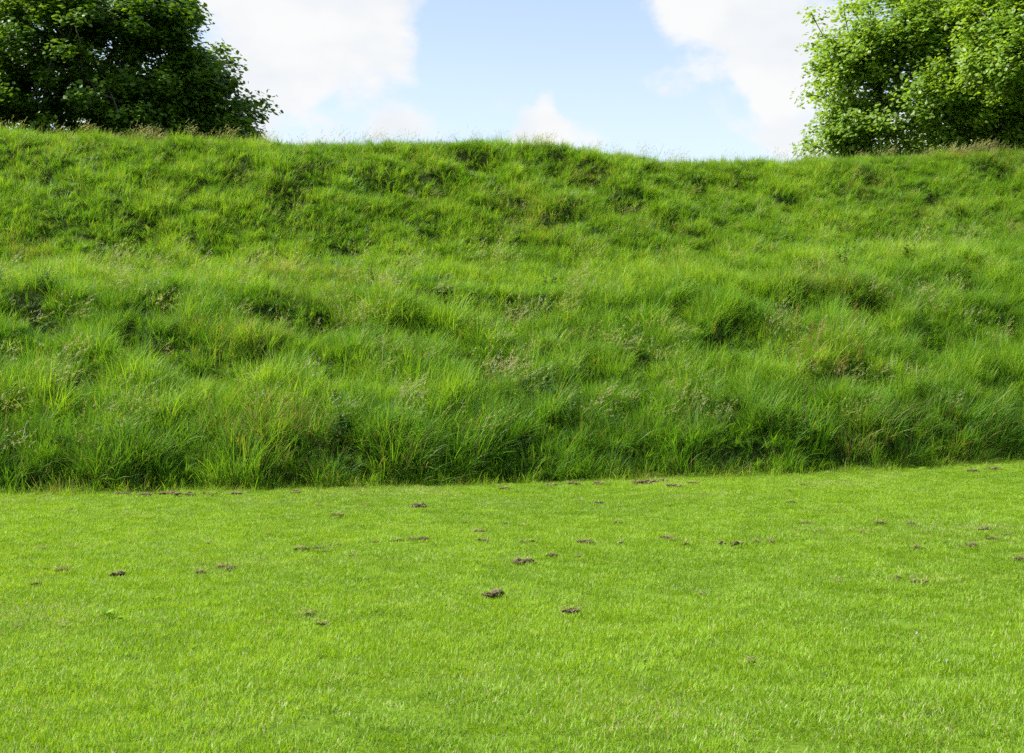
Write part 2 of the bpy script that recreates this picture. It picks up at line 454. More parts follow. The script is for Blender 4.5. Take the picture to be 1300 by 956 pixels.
scatter('seeding_grass', P, [M_SEED], np.stack([x, y, ground(x, y)], -1), lean_euler(r.uniform(-.6, .6, n), .15 + r.normal(0, .15, n), -.12 + r.normal(0, .1, n)),
        np.stack([sc_] * 3, -1), r.integers(0, 5, n), np.clip(r.normal(.5, .2, n), 0, 1), np.clip(.15 + .3 * r.random(n), 0, 1),
        'pale feathery seed heads nodding above the long grass of the bank', 'seed grass')

# ---- broad-leaved weeds
P = [weed(rng, 7, .3, .7) for i in range(4)]
x, y, t, r = bank_points(1500, 3, tr=(.15, 17))
pr = np.clip(.15 + .9 * fbm(x * .45, y * .5, 91, 2), 0, 1) + .5 * (t < 1.2)
keep = r.random(len(x)) < pr * .6
x, y, t = x[keep], y[keep], t[keep]; n = len(x)
sc_ = (.95 - .35 * smooth(8.5, 11, t)) * r.uniform(.7, 1.2, n)
scatter('broadleaf_weeds', P, [M_WEED], np.stack([x, y, ground(x, y)], -1), lean_euler(r.uniform(0, 6.28, n), r.normal(.05, .1, n), r.normal(-.1, .1, n)),
        np.stack([sc_] * 3, -1), r.integers(0, 4, n), np.clip(r.normal(.5, .25, n), 0, 1), r.random(n) * .04,
        'darker leafy nettles and weeds growing among the grass of the bank', 'weeds')

# ---- mown lawn
P = []
for i in range(6): P.append(tuft(rng, 300, .26, .022, .062, .0030, .0058, .9, 2, .5, 1.7, .008, per=2, spread=.010))
r = np.random.default_rng(7)
x = r.uniform(-17, 20, 49000); tt = r.uniform(-27, .12, 49000); y = base_y(x) + tt
keep = (y > 2.2) & in_view(x, y, 4.2)
x, y, tt = x[keep], y[keep], tt[keep]; n = len(x)
q1 = fbm(x * .5, y * .35, 101, 3); q2 = fbm(x * 2.5, y * 2.5, 103, 2)
edge = smooth(-.7, 0, tt)
spot = np.zeros(n)
for a, b, w, v in [(215, 812, 60, -.35), (135, 783, 16, .5), (455, 765, 30, -.2), (1040, 800, 60, -.15), (560, 740, 90, .12), (1120, 720, 90, .12), (300, 690, 90, .1), (820, 760, 70, -.12)]:
    q = locate(a, b)
    spot += v * np.exp(-(((x - q[0]) / (w / F * q[1])) ** 2 + ((y - q[1]) / (w / F * q[1] * 1.6)) ** 2))
s = (1 + .22 * q1 + .2 * q2) * r.uniform(.85, 1.15, n) * (1 + .5 * edge * r.random(n))
scatter('mown_grass', P, [M_LAWN], np.stack([x, y, ground(x, y) + .002], -1), lean_euler(r.uniform(0, 6.28, n), r.normal(0, .1, n), r.normal(0, .1, n)),
        np.stack([np.ones(n), np.ones(n), s], -1), r.integers(0, 6, n), np.clip(.5 + spot + .38 * q1 + .30 * q2 - .08 * edge + r.normal(0, .10, n), 0, 1),
        np.clip(.04 + .07 * r.random(n) + .5 * np.clip(fbm(x * .9, y * .9, 107, 3) - .22, 0, 1) + .3 * edge, 0, 1),
        'short bright green blades of the mown lawn', 'mown grass')

# ---- the ragged fringe between lawn and bank
P = [tuft(rng, 45, .14, .08, .22, .004, .007, .6, 3, .5, 1.5) for i in range(4)]
r = np.random.default_rng(8)
x = r.uniform(-13, 17, 3400); tt = r.normal(-.06, .17, 3400); y = base_y(x) + tt
keep = (fbm(x * 1.3, y * 0 + 1, 113, 2) > -.25); x, y = x[keep], y[keep]; n = len(x)
s = r.uniform(.4, 1.1, n) * (1 + 1.1 * (r.random(n) < .12))
scatter('fringe_grass', P, [M_TALL], np.stack([x, y, ground(x, y)], -1), lean_euler(r.uniform(0, 6.28, n), r.normal(0, .15, n), r.normal(-.1, .15, n)),
        np.stack([s, s, s], -1), r.integers(0, 4, n), np.clip(r.normal(.85, .15, n), 0, 1), np.clip(.05 + .6 * (r.random(n) < .16), 0, 1),
        'ragged strip of short tufts where the lawn meets the bank', 'grass tufts')

# ------------------------------------------------------------------ clods on the lawn
M_EARTH = soil_mat('dark_clod', (.030, .024, .015), (.085, .064, .038), (.20, .15, .085), 9, bump=1.)
M_CUT = soil_mat('cut_grass', (.12, .095, .045), (.27, .21, .11), (.44, .36, .20), 12, bump=1.)
M_PALE = soil_mat('feather_white', (.22, .22, .18), (.32, .32, .27), (.42, .42, .37), 9)
def straw_mat():
    m, nt, N, L = new_mat('straw')
    col = ramp(N, L, attr(N, 'rnd'), [(0, (.12, .09, .045)), (.5, (.30, .23, .11)), (1, (.50, .42, .24))])
    leaf_shader(N, L, col, .2, .7, .2, (1, 1, 1)); return m
M_STRAW = straw_mat()

def lump_mesh(r, w, k):
    """irregular crumbs: k deformed flattened balls side by side"""
    V = []; Q = []; c0 = 0; bend = r.uniform(-.3, .3)
    nu, nv = 9, 6
    for i in range(k):
        th = np.linspace(0, 2 * PI, nu, endpoint=False); ph = np.linspace(.02, PI - .02, nv)
        T, Ph = np.meshgrid(th, ph)
        p = np.stack([np.sin(Ph) * np.cos(T), np.sin(Ph) * np.sin(T), np.cos(Ph)], -1).reshape(-1, 3)
        rad = 1 + .9 * fbm(p[:, 0] * 1.7 + p[:, 2] + 9 * i, p[:, 1] * 1.7 + r.uniform(0, 50), 5, 3) + r.normal(0, .16, len(p))
        sz = w * (.035 + .10 * r.random() ** 2)
        p = p * rad[:, None] * np.array([sz * 1.25, sz, sz * r.uniform(.45, .8)])
        ux = r.uniform(-.46, .46); off = np.array([ux * w, (bend * np.sin(ux * 7) + r.normal(0, .17)) * w, .012 + abs(r.normal(0, .5)) * w * .16 * (1 - abs(ux)) ]) if k > 1 else np.array([0, 0, .01])
        V.append(p + off)
        for a in range(nv - 1):
            for b in range(nu):
                Q += [c0 + a * nu + b, c0 + a * nu + (b + 1) % nu, c0 + (a + 1) * nu + (b + 1) % nu, c0 + (a + 1) * nu + b]
        c0 += nu * nv
    return np.concatenate(V), np.array(Q)

# column, row, width in photo pixels, kind (d dark clod, c brown dry-grass clod, t tan cut grass, w white)
SPOTS = [(406,644,8,'t'),(428,657,15,'c'),(460,643,6,'d'),(531,645,18,'c'),(590,666,9,'d'),(608,678,12,'t'),(613,689,15,'c'),(642,667,7,'d'),(662,670,8,'c'),
 (661,691,8,'c'),(677,690,9,'d'),(742,691,19,'c'),(789,692,7,'d'),(760,641,13,'d'),(737,637,6,'d'),(666,717,24,'c'),(736,710,8,'d'),(784,666,8,'d'),(627,758,24,'c'),
 (531,688,20,'d'),(504,689,13,'d'),(477,691,9,'d'),(426,695,13,'d'),(403,699,11,'d'),(414,703,7,'d'),(447,708,8,'d'),(762,617,18,'t'),(729,616,14,'t'),(845,686,13,'t'),
 (186,630,14,'t'),(266,629,14,'t'),(384,700,14,'c'),(287,725,20,'t'),(256,731,12,'t'),(150,733,16,'d'),(78,728,14,'c'),(57,726,8,'d'),(47,745,12,'d'),(393,785,15,'c'),
 (407,797,10,'d'),(24,800,7,'c'),(265,693,5,'d'),(90,649,8,'t'),(341,681,7,'d'),(57,699,7,'d'),(93,699,7,'d'),(216,705,8,'w'),(80,800,6,'d'),(855,619,16,'t'),
 (1003,625,7,'d'),(1005,640,11,'d'),(1106,634,12,'w'),(1023,667,14,'d'),(1118,667,12,'t'),(1156,668,10,'t'),(1096,679,9,'d'),(1248,675,12,'c'),(1260,687,11,'d'),
 (1234,696,15,'t'),(1279,682,9,'c'),(1163,699,10,'c'),(1293,713,10,'c'),(1139,737,9,'c'),(1168,743,17,'d'),(853,689,10,'c'),(871,694,10,'d'),(914,693,13,'d'),
 (937,694,16,'d'),(959,692,12,'c'),(978,691,12,'c'),(891,758,5,'d'),(1164,811,10,'w'),(1201,847,12,'w'),(954,846,8,'d'),(725,781,20,'c'),(1062,742,6,'d'),(700,708,14,'d'),(1020,618,9,'t'),(156,629,16,'t'),(215,629,22,'t'),(240,630,16,'t'),(300,629,14,'t'),(375,627,14,'t'),(700,618,14,'t'),(815,615,22,'t'),(838,613,18,'t'),(1236,600,14,'t'),(1262,597,20,'t'),(640,622,12,'t'),(880,615,14,'t')]
KIND = {'d': ('dark earth clod', 'clod'), 'c': ('brown clod matted with dry grass', 'clod'), 't': ('tan wisp of dried cut grass', 'cut grass'), 'w': ('small white feather', 'feather')}
def band(py):
    return 0 if py < 656 else 1 if py < 684 else 2 if py < 712 else 3
BN = ['near the bank foot', 'on the back lawn', 'in the mid-lawn row', 'on the front lawn']
cells = {}
for s_ in SPOTS: cells.setdefault((band(s_[1]), min(2, int(s_[0] // 434)), s_[3]), []).append(s_)
ORD = ['first', 'second', 'third', 'fourth', 'fifth', 'sixth', 'seventh', 'eighth', 'ninth', 'tenth', 'eleventh', 'twelfth']
SIDE = ['left third', 'middle third', 'right third']
def spot_label(s_):
    b = band(s_[1]); c = min(2, int(s_[0] // 434)); L_ = sorted(cells[(b, c, s_[3])])
    nm = KIND[s_[3]][0]
    if len(L_) == 1: return f'{nm} {BN[b]}, only one in the {SIDE[c]}'
    return f'{nm} {BN[b]}, {ORD[L_.index(s_)]} from left in {SIDE[c]}'
SPECIAL = {(627,758): 'largest brown clod with a dark left end, alone on the front lawn', (725,781): 'wide brown clod nearest the camera, right of the largest clod',
 (666,717): 'wide brown clod halfway between the largest clod and the clod row', (742,691): 'broad brown mound of dry grass standing alone at the lawn centre',
 (1168,743): 'dark flat clod at the front right of the lawn beside a smaller brown one', (855,619): 'tan lump of cut grass lying against the foot of the bank, right of centre'}
for s_ in SPOTS:
    px, py, wpx, k = s_
    r = np.random.default_rng(px * 7 + py)
    y = EYE * F / (py - HZ); xx = (px - 650) / F * y
    for _ in range(6):
        zz = float(ground(xx, y)); y = (EYE - zz) * F / (py + 1 - HZ); xx = (px - 650) / F * y
    w = wpx / F * y * (1.1 if k == 't' else 1.12)
    rz = r.uniform(-.5, .5)
    nm = {'d': 'earth_clod', 'c': 'grass_clod', 't': 'cut_grass', 'w': 'feather'}[k]
    lab = SPECIAL.get((px, py)) or spot_label(s_)
    if k == 'w':
        u_ = np.linspace(0, 1, 9); Lf = min(.065, max(.04, w)); V = []; q = []
        for i_, a_ in enumerate(u_):
            hw = Lf * .13 * math.sin(PI * min(1, .08 + a_ * .9)) ** .7
            cx, cz_ = (a_ - .5) * Lf, .030 + .015 * math.sin(a_ * 2.6)
            V += [(cx, -hw, cz_ + .006), (cx, 0, cz_), (cx, hw, cz_ + .008)]
            if i_: k0 = (i_ - 1) * 3; q += [k0, k0 + 1, k0 + 4, k0 + 3, k0 + 1, k0 + 2, k0 + 5, k0 + 4]
        o = mesh_obj(nm, V, q, np.full(len(q) // 4, 4), [M_PALE])
        rz = r.uniform(.6, 1.3)
    else:
        kk = max(9, min(44, int(wpx * 2.2)))
        if k == 't':
            V, Q = lump_mesh(r, w, kk); V[:, 2] *= .8; V[:, 2] += .010
            o = mesh_obj(nm, V, Q, np.full(len(Q) // 4, 4), [M_CUT])
        else:
            V, Q = lump_mesh(r, w, kk); V[:, 2] *= 1.0
            # a clod's crumbs: some earth, some brown matted grass
            mi = np.repeat((r.random(kk) < (.6 if k == 'd' else .2)).astype(int), len(Q) // 4 // kk)
            o = mesh_obj(nm, V, Q, np.full(len(Q) // 4, 4), [M_CUT, M_EARTH], mat_idx=mi)
        n = int(26 if k == 'd' else 60) if wpx > 9 else 20
        base = np.stack([r.normal(0, .32, n) * w, r.normal(0, .26, n) * w, r.uniform(.0, .05, n)], -1)
        V, q, S, R, H = strips(base, r.uniform(0, 6.28, n), r.uniform(.03, .09, n), r.uniform(.004, .007, n), r.uniform(.9, 1.5, n), r.uniform(1.5, 2.0, n), 2, r)
        st = mesh_obj('straw', V, q, np.full(len(q) // 4, 4), [M_STRAW], parent=o, attrs={'rnd': R})
    o.location = (xx, y, float(ground(xx, y)) + (.016 if k != 'w' else .0)); o.rotation_euler = (0, 0, rz)
    tag(o, lab, KIND[k][1], group='clods and scraps of dry grass strewn on the lawn')

M_ROSE = grass_mat('rosette_leaf', (.16, .30, .015), (.24, .42, .02), (.34, .50, .03), spec=.4)
for px, py, sz_, lab in [(135, 786, .085, 'bright yellow green leafy rosette in the near left lawn'), (154, 792, .045, 'tiny leafy rosette right beside the bright one in the lawn'),
                         (196, 766, .05, 'small upright leafy weed behind the bright rosette in the lawn')]:
    q0 = locate(px, py); r = np.random.default_rng(px)
    o = bpy.data.objects.new('weed_rosette', None); C.objects.link(o); o.location = (q0[0], q0[1], float(ground(q0[0], q0[1])) + .03)
    tag(o, lab, 'weed', 'leafy weeds in the lawn')
    for i in range(7):
        V, q, S, R, H = strips(np.zeros((1, 3)), np.array([i * .9 + r.uniform(-.2, .2)]), np.array([sz_ * r.uniform(.8, 1.2)]), np.array([sz_ * .42]), np.array([.7]), np.array([1.6]), 4, r)
        mesh_obj('leaf', V, q, np.full(len(q) // 4, 4), [M_ROSE], parent=o, attrs={'rnd': R, 's': S})

# ------------------------------------------------------------------ dock plants with rusty seed spikes
def plain_mat(name, a, b, trans=.25):
    m, nt, N, L = new_mat(name)
    leaf_shader(N, L, ramp(N, L, attr(N, 'rnd'), [(0, a), (1, b)]), trans, .6, .25, (1, 1, 1)); return m
M_DOCKSEED = plain_mat('dock_seed', (.20, .07, .025), (.42, .17, .06))
M_DOCKSTEM = plain_mat('dock_stem', (.10, .12, .03), (.20, .14, .05))
M_DOCKLEAF = plain_mat('dock_leaf', (.05, .12, .015), (.09, .19, .02), .4)
DOCK = [(1006, 418, 'rusty dock standing upright in the dark hollow on the right of the bank'), (1024, 446, 'orange brown dock below the dark hollow on the right of the bank'),
        (1038, 450, 'reddish dock just right of the orange brown one under the hollow'), (1083, 432, 'pale rusty dock in bright grass right of the dark hollow'),
        (1066, 502, 'yellowish brown dock lower on the slope beneath the other docks'), (1086, 474, 'small red brown dock between the bright grass and the lower dock')]
for px, py, lab in DOCK:
    q0 = locate(px, py + 26)
    r = np.random.default_rng(px)
    o = bpy.data.objects.new('dock_plant', None); C.objects.link(o)
    o.location = (q0[0], q0[1], float(ground(q0[0], q0[1])) - .02)
    tag(o, lab, 'dock plant', 'rusty docks on the bank')
    parts = []; sp = []
    ns = 3
    Ls = r.uniform(.75, .95, ns)
    st = strips(np.stack([r.normal(0, .03, ns), r.normal(0, .03, ns), np.zeros(ns)], -1), r.uniform(-1, 1, ns), Ls, np.full(ns, .012), np.full(ns, .05), r.uniform(.1, .4, ns), 6, r)
    c = st[0].reshape(ns, 7, 2, 3).mean(2)
    for i in range(ns):
        m = 130
        f = r.uniform(3.6, 6, m); k = np.minimum(f.astype(int), 5); fr = (f - k)[:, None]
        p = c[i, k] * (1 - fr) + c[i, np.minimum(k + 1, 6)] * fr + r.normal(0, .014, (m, 3))
        sp_ = strips(p, r.uniform(0, 6.28, m), r.uniform(.012, .025, m), r.uniform(.010, .016, m), r.uniform(.3, 1.5, m), r.uniform(1., 2., m), 1, r)
        sm = mesh_obj('stem', st[0][i * 14:(i + 1) * 14], st[1][:24], np.full(6, 4), [M_DOCKSTEM], parent=o, attrs={'rnd': st[3][i * 14:(i + 1) * 14]})
        mesh_obj('seed_spike', sp_[0], sp_[1], np.full(m, 4), [M_DOCKSEED], parent=sm, attrs={'rnd': sp_[3]})
    for i in range(9):
        V, q, S, R, H = strips(np.zeros((1, 3)), r.uniform(0, 6.28, 1), r.uniform(.25, .4, 1), r.uniform(.05, .08, 1), np.full(1, .3), r.uniform(1.2, 1.9, 1), 5, r)
        mesh_obj('leaf', V, q, np.full(len(q) // 4, 4), [M_DOCKLEAF], parent=o, attrs={'rnd': R})

# ------------------------------------------------------------------ trees
def bark_mat():
    m, nt, N, L = new_mat('bark')
    tc = N.new('ShaderNodeTexCoord'); mp = N.new('ShaderNodeMapping'); mp.inputs['Scale'].default_value = (6, 6, 1.2)
    n1 = N.new('ShaderNodeTexNoise'); n1.inputs['Scale'].default_value = 3; n1.inputs['Detail'].default_value = 8
    L.new(tc.outputs['Object'], mp.inputs[0]); L.new(mp.outputs[0], n1.inputs[0])
    col = ramp(N, L, n1.outputs[0], [(.3, (.04, .034, .026)), (.55, (.10, .088, .07)), (.75, (.17, .16, .13))])
    p = N.new('ShaderNodeBsdfPrincipled'); p.inputs['Roughness'].default_value = .9; L.new(col, p.inputs['Base Color'])
    b = N.new('ShaderNodeBump'); b.inputs['Strength'].default_value = .7; b.inputs['Distance'].default_value = .05
    L.new(n1.outputs[0], b.inputs['Height']); L.new(b.outputs[0], p.inputs['Normal'])
    o = N.new('ShaderNodeOutputMaterial'); L.new(p.outputs[0], o.inputs[0]); return m
M_BARK = bark_mat()
def leaf_mat(name, a, b, c, trans, spec):
    m, nt, N, L = new_mat(name)
    f = mathn(N, L, 'ADD', mathn(N, L, 'MULTIPLY', attr(N, 'rnd'), .5), mathn(N, L, 'MULTIPLY', attr(N, 'clump'), .5))
    col = ramp(N, L, f, [(.1, a), (.5, b), (.9, c)])
    leaf_shader(N, L, col, trans, .42, spec, (1.5, 1.35, .5)); return m
M_LEAFD = leaf_mat('dark_leaf', (.048, .115, .010), (.085, .180, .013), (.16, .275, .020), .48, .3)
M_LEAFL = leaf_mat('light_leaf', (.145, .260, .028), (.205, .340, .036), (.280, .415, .050), .50, .35)

def tree(name, label, pos, trunk_h, cz, R, V_, zmin, nclump, nleaf, lsize, cs, leafmat, seed, trunk_r=.35, lobes=None):
    r = np.random.default_rng(seed)
    o = bpy.data.objects.new(name, None); C.objects.link(o); o.location = pos
    tag(o, label, 'tree', 'trees behind the bank')
    # crown points, more of them towards the outside, grouped in limbs' masses
    pts = []
    masses = []
    for i in range(34):
        d = r.normal(0, 1, 3); d /= np.linalg.norm(d); k = r.uniform(.5, .92)
        masses.append([d[0] * R * k, d[1] * R * k, cz + d[2] * V_ * k, r.uniform(.26, .42) * R])
    masses.append([0, 0, cz, .4 * R])
    if lobes: masses += [list(l) for l in lobes]
    masses = np.array(masses)
    while len(pts) < nclump:
        m = masses[r.integers(len(masses))]
        d = r.normal(0, 1, 3); d /= np.linalg.norm(d)
        p = m[:3] + d * m[3] * r.uniform(.45, 1.0) * np.array([1, 1, .72])
        if r.random() < .65: p = np.array([0, 0, cz]) + d * r.uniform(.45, 1.0) * np.array([R, R, V_])
        if lobes and r.random() < .26:
            m = lobes[r.integers(len(lobes))]; p = np.array(m[:3]) + d * m[3] * r.uniform(.2, 1.0) * np.array([1, 1, .75])
        if p[2] < zmin + 1.2 * r.random(): continue
        e = math.sqrt((p[0] / R) ** 2 + (p[1] / R) ** 2 + ((p[2] - cz) / V_) ** 2)
        if e > 1.08: continue
        pts.append(p)
    pts = np.array(pts)
    # skeleton
    nodes = [np.array([0, 0, 0.])]; par = [-1]
    top = cz + .35 * V_
    nt_ = 14
    wob = np.cumsum(r.normal(0, .07, (nt_, 2)), 0)
    for i in range(nt_):
        nodes.append(np.array([wob[i, 0], wob[i, 1], top * (i + 1) / nt_])); par.append(len(nodes) - 2)
    order = np.argsort(np.hypot(pts[:, 0], pts[:, 1]) + .3 * np.abs(pts[:, 2] - cz))
    tips = []
    NA = np.array(nodes)
    for k in order:
        p = pts[k]
        d = p - NA
        dist = np.linalg.norm(d, axis=1)
        cost = dist + 1.6 * np.maximum(0, NA[:, 2] - p[2] + .25 * np.hypot(d[:, 0], d[:, 1])) + 50 * (NA[:, 2] < trunk_h)
        j = int(np.argmin(cost)); L_ = dist[j]
        m = max(1, int(L_ / .55)); prev = j; a = NA[j]
        new = []
        for q in range(1, m + 1):
            f = q / m
            pt = a + (p - a) * f + np.array([0, 0, .10 * L_ * math.sin(PI * f)]) + (r.normal(0, .05, 3) if q < m else 0)
            nodes.append(pt); par.append(prev); prev = len(nodes) - 1; new.append(pt)
        NA = np.concatenate([NA, new]); tips.append(prev)
    n = len(nodes); w = np.zeros(n)
    for tp in tips: w[tp] += 1
    for i in range(n - 1, 0, -1): w[par[i]] += w[i]
    rad = .012 + trunk_r * (np.maximum(w, .5) / w[0]) ** .5
    rad[0] *= 1.5; rad[1] *= 1.12
    NAr = NA
    Vt = []; Qt = []; Vl = []; Ql = []
    def tube(a, b, ra, rb, k, V, Q):
        d = b - a; l = np.linalg.norm(d)
        if l < 1e-5: return
        d = d / l; h = np.array([1., 0, 0]) if abs(d[0]) < .8 else np.array([0, 1., 0])
        u = np.cross(d, h); u /= np.linalg.norm(u); v = np.cross(d, u)
        c0 = len(V); th = np.arange(k) * 2 * PI / k
        for t_ in th: V.append(a - d * ra * .2 + ra * (u * math.cos(t_) + v * math.sin(t_)))
        for t_ in th: V.append(b + rb * (u * math.cos(t_) + v * math.sin(t_)))
        for i in range(k): Q.extend([c0 + i, c0 + (i + 1) % k, c0 + k + (i + 1) % k, c0 + k + i])
    for i in range(1, n):
        ra = rad[par[i]]; rb = rad[i]
        if i > nt_: ra = min(ra, rb * 1.35)
        (tube(NAr[par[i]], NAr[i], ra, rb, 12, Vt, Qt) if i <= nt_ else tube(NAr[par[i]], NAr[i], ra, rb, 6 if rb > .05 else 4, Vl, Ql))
    mesh_obj('trunk', np.array(Vt), Qt, np.full(len(Qt) // 4, 4), [M_BARK], parent=o, smooth_shade=True)
    mesh_obj('limbs', np.array(Vl), Ql, np.full(len(Ql) // 4, 4), [M_BARK], parent=o, smooth_shade=True)
    # leaves
    K = nclump * nleaf
    cid = np.repeat(np.arange(nclump), nleaf)
    g = r.normal(0, 1, (K, 3)); g /= np.linalg.norm(g, axis=1)[:, None]
    rr = r.random(K) ** .6
    size = r.uniform(.7, 1.15, nclump)[cid] * cs
    c = pts[cid] + g * (rr * size)[:, None] * np.array([1, 1, .7])
    c[:, 2] -= .25 * np.hypot(g[:, 0], g[:, 1]) ** 2 * rr ** 2 * size
    outw = c - np.array([0, 0, cz - .3 * V_]); outw /= np.linalg.norm(outw, axis=1)[:, None]
    nrm = np.array([0, 0, .75]) + .75 * outw + r.normal(0, .5, (K, 3)); nrm /= np.linalg.norm(nrm, axis=1)[:, None]
    dirn = r.normal(0, 1, (K, 3)) + g * .8 + np.array([0, 0, -.5]); dirn -= nrm * (dirn * nrm).sum(1)[:, None]; dirn /= np.linalg.norm(dirn, axis=1)[:, None]
    side = np.cross(nrm, dirn)
    s = (lsize * r.uniform(.65, 1.25, K))[:, None]
    P0 = c - dirn * s * .5
    P1 = c - dirn * s * .05 + side * s * .46 - nrm * s * .13
    P2 = c + dirn * s * .62 - nrm * s * .10
    P3 = c - dirn * s * .05 - side * s * .46 - nrm * s * .13
    P1b = c + dirn * s * .38 + side * s * .26 - nrm * s * .14
    P3b = c + dirn * s * .38 - side * s * .26 - nrm * s * .14
    Vv = np.stack([P0, P1, P1b, P2, P3b, P3], 1).reshape(-1, 3)
    b = (np.arange(K) * 6)[:, None]
    q = np.concatenate([b, b + 1, b + 2, b + 3, b, b + 3, b + 4, b + 5], 1).reshape(-1)
    mesh_obj('crown', Vv, q, np.full(2 * K, 4), [leafmat], parent=o,
             attrs={'rnd': np.repeat(r.random(K), 6), 'clump': np.repeat(r.random(nclump)[cid], 6)})
    return o

def gz(x, y): return float(ground(np.array([x]), np.array([y]))[0]) - .1
zl = gz(-16.6, 55)
tree('broadleaf_tree', 'dark green dense round tree behind the left end of the crest', (-16.6, 55, zl), 2.5, 8.6 - zl, 7.0, 9.2, 3.0, 1700, 110, .175, .72, M_LEAFD, 3, .42,
     lobes=[(5.9, -2, 10.9 - zl, 1.7), (4.6, -2, 13.0 - zl, 1.6), (3.2, -3, 11.5 - zl, 2.2), (-5.5, -3, 12 - zl, 2.2), (0, -3, 15.5 - zl, 2.2), (-5, -2, 13 - zl, 2.2), (-3.5, -2, 15 - zl, 2.2), (3, -2, 15 - zl, 2.0)])
za = gz(15.6, 52)
tree('maple_tree', 'light green airy tree behind the right crest, dark limbs and sky showing through', (15.9, 52, za), 2.5, 10.6 - za, 5.2, 8.3, 2.5, 1250, 85, .145, .72, M_LEAFL, 8, .30,
     lobes=[(-4, -2, 10.6 - za, 1.6), (-3.6, -2, 13 - za, 1.7), (0, -4, 11.5 - za, 2.2), (-3.5, -1, 9 - za, 2.0), (-1.5, -3, 14 - za, 2.0), (2, -3, 9.5 - za, 2.2), (2.2, -3, 12.5 - za, 2.2), (1.5, -3.5, 14.5 - za, 2.0)])
zb_ = gz(19.3, 47)
tree('maple_tree', 'yellower green tree cut off by the right edge of the photo', (19.0, 46.5, zb_), 2.2, 10.2 - zb_, 5.0, 8.2, 2.2, 1250, 90, .145, .72, M_LEAFL, 21, .32,
     lobes=[(-2.6, -3, 10 - zb_, 1.9), (-2.9, -2.5, 11.6 - zb_, 1.8), (.5, -4, 9.5 - zb_, 2.2), (1.5, -4, 12.5 - zb_, 2.2), (-2, -3, 13 - zb_, 2.0), (3, -3, 9.5 - zb_, 2.2)])

# ------------------------------------------------------------------ light and sky
EL, AZ = math.radians(50), math.radians(-91)     # azimuth from +Y (away from camera) towards +X: the sun stands square on the left
sd = np.array([math.sin(AZ) * math.cos(EL), math.cos(AZ) * math.cos(EL), math.sin(EL)])
ld = bpy.data.lights.new('sun', 'SUN'); ld.energy = 4.2; ld.angle = math.radians(.53); ld.color = (1, .955, .88)
lo = bpy.data.objects.new('sun', ld); C.objects.link(lo)
from mathutils import Vector
lo.rotation_euler = Vector(sd).to_track_quat('Z', 'Y').to_euler()
lo.location = (-30, 10, 40)

wd = bpy.data.worlds.new('World'); sc.world = wd; wd.use_nodes = True
nt = wd.node_tree; N = nt.nodes; L = nt.links; N.clear()
sky = N.new('ShaderNodeTexSky'); sky.sky_type = 'NISHITA'; sky.sun_disc = False
sky.sun_elevation = EL; sky.sun_rotation = AZ; sky.altitude = 100; sky.air_density = 1.0; sky.dust_density = 1.0; sky.ozone_density = 1.5
tc = N.new('ShaderNodeTexCoord')
nrmz = N.new('ShaderNodeVectorMath'); nrmz.operation = 'NORMALIZE'; L.new(tc.outputs['Generated'], nrmz.inputs[0])
D = nrmz.outputs[0]
nw = N.new('ShaderNodeTexNoise'); nw.inputs['Scale'].default_value = 14; nw.inputs['Detail'].default_value = 7; nw.inputs['Roughness'].default_value = .6
L.new(D, nw.inputs[0])
ws = N.new('ShaderNodeVectorMath'); ws.operation = 'SUBTRACT'; L.new(nw.outputs['Color'], ws.inputs[0]); ws.inputs[1].default_value = (.5, .5, .5)
wm = N.new('ShaderNodeVectorMath'); wm.operation = 'SCALE'; L.new(ws.outputs[0], wm.inputs[0]); wm.inputs['Scale'].default_value = .07
wa = N.new('ShaderNodeVectorMath'); wa.operation = 'ADD'; L.new(D, wa.inputs[0]); L.new(wm.outputs[0], wa.inputs[1]); DW = wa.outputs[0]
# wispy and heaped cloud
mp = N.new('ShaderNodeMapping'); mp.inputs['Scale'].default_value = (1, 1, 1.6); L.new(D, mp.inputs[0])
n1 = N.new('ShaderNodeTexNoise'); n1.inputs['Scale'].default_value = 9; n1.inputs['Detail'].default_value = 9; n1.inputs['Roughness'].default_value = .55
n1.inputs['Distortion'].default_value = .3
L.new(mp.outputs[0], n1.inputs[0])
n0 = N.new('ShaderNodeTexNoise'); n0.inputs['Scale'].default_value = 2.2; n0.inputs['Detail'].default_value = 4; L.new(mp.outputs[0], n0.inputs[0])
dens = mathn(N, L, 'MULTIPLY', mathn(N, L, 'SUBTRACT', n1.outputs[0], .5), 5.5)
dens = mathn(N, L, 'ADD', dens, mathn(N, L, 'MULTIPLY', mathn(N, L, 'SUBTRACT', n0.outputs[0], .52), .5))
dens = mathn(N, L, 'ADD', dens, -.12)
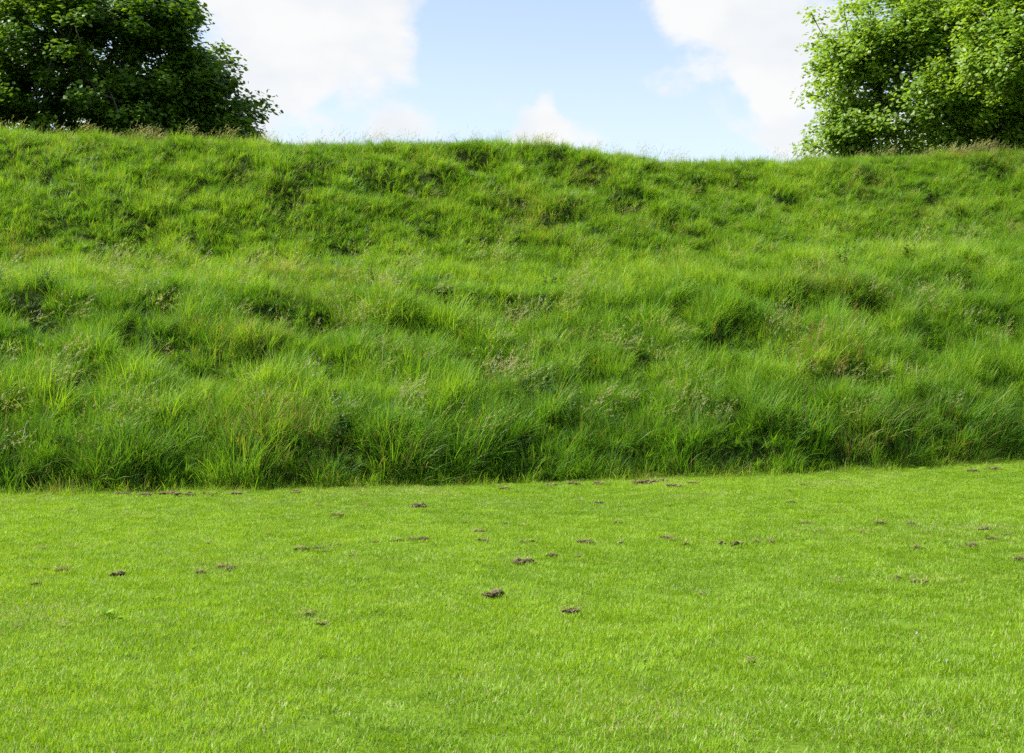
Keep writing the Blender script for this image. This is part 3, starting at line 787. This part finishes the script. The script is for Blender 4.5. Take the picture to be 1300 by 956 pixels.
for px, py, rad, a in [(370, 10, 130, 1.0), (450, 55, 105, .9), (505, 30, 55, .35), (330, 60, 60, .9), (350, 160, 50, .7), (400, 130, 60, .4), (690, 162, 38, 1.0), (665, 175, 60, .35), (960, 60, 75, .95), (1000, 150, 50, .95),
                       (900, 10, 60, .7), (1010, 20, 70, .8), (860, 60, 60, .25), (870, 160, 50, .25), (780, 130, 45, .25), (500, 150, 60, .3), (1150, 60, 150, .9), (830, 20, 40, .35),
                       (600, 60, 75, -.5), (680, 60, 80, -.5), (760, 90, 70, -.35), (940, 130, 22, -.4), (600, 130, 60, -.35), (870, 120, 45, -.3), (10, 5, 50, -.7), (150, 60, 120, .6)]:
    v = np.array([(px - 650) / F, 1, (HZ - py) / F]); v /= np.linalg.norm(v)
    dv = N.new('ShaderNodeVectorMath'); dv.operation = 'DISTANCE'; L.new(DW, dv.inputs[0]); dv.inputs[1].default_value = v
    mr = N.new('ShaderNodeMapRange'); mr.interpolation_type = 'SMOOTHERSTEP'
    mr.inputs['From Min'].default_value = 0; mr.inputs['From Max'].default_value = rad * 1.7 / F
    mr.inputs['To Min'].default_value = a * .82; mr.inputs['To Max'].default_value = 0
    L.new(dv.outputs['Value'], mr.inputs[0])
    dens = mathn(N, L, 'ADD', dens, mr.outputs[0])
mr = N.new('ShaderNodeMapRange'); mr.interpolation_type = 'SMOOTHSTEP'
mr.inputs['From Min'].default_value = .0; mr.inputs['From Max'].default_value = .8
L.new(dens, mr.inputs[0])
cloudf = mathn(N, L, 'MULTIPLY', mr.outputs[0], .95)
# grey-white modelling inside the cloud
n2 = N.new('ShaderNodeTexNoise'); n2.inputs['Scale'].default_value = 16; n2.inputs['Detail'].default_value = 6; L.new(mp.outputs[0], n2.inputs[0])
ccol = ramp(N, L, n2.outputs[0], [(.3, (.80, .83, .87)), (.6, (.92, .92, .91))])
SKY = .10
CLOUDV = 4.6
sx = N.new('ShaderNodeSeparateXYZ'); L.new(D, sx.inputs[0])
vr = N.new('ShaderNodeMapRange'); vr.interpolation_type = 'SMOOTHSTEP'; vr.inputs['From Min'].default_value = .10; vr.inputs['From Max'].default_value = .32
vr.inputs['To Min'].default_value = .55; vr.inputs['To Max'].default_value = .18; L.new(sx.outputs[2], vr.inputs[0]); veil = vr.outputs[0]
sg = mixc(N, L, 1.0, sky.outputs[0], (1.0, 1.0, 1.0), 'MULTIPLY')
hz_ = mixc(N, L, veil, sg, (5.1, 5.5, 6.0))       # thin high veil
cc = mixc(N, L, 1.0, ccol, (CLOUDV * 1.12,) * 3, 'MULTIPLY')
col = mixc(N, L, cloudf, hz_, cc)
bg = N.new('ShaderNodeBackground'); bg.inputs[1].default_value = SKY; L.new(col, bg.inputs[0])
wo = N.new('ShaderNodeOutputWorld'); L.new(bg.outputs[0], wo.inputs[0])

# ------------------------------------------------------------------ camera and render settings
cd = bpy.data.cameras.new('camera'); cd.sensor_width = 36; cd.lens = 36 * F / 1300; cd.clip_end = 8000; cd.clip_start = .1
co = bpy.data.objects.new('camera', cd); C.objects.link(co)
co.location = (0, 0, EYE); co.rotation_euler = (math.radians(90) + math.atan(6 / F), 0, 0)
sc.camera = co
vs = sc.view_settings; vs.view_transform = 'Standard'; vs.look = 'None'; vs.gamma = 1; vs.exposure = 1.05
sc.render.film_transparent = False
cy = sc.cycles
cy.use_denoising = False
cy.max_bounces = 6; cy.diffuse_bounces = 4; cy.glossy_bounces = 1; cy.transmission_bounces = 3; cy.transparent_max_bounces = 2
cy.use_adaptive_sampling = True; cy.adaptive_threshold = .02
cy.caustics_reflective = False; cy.caustics_refractive = False
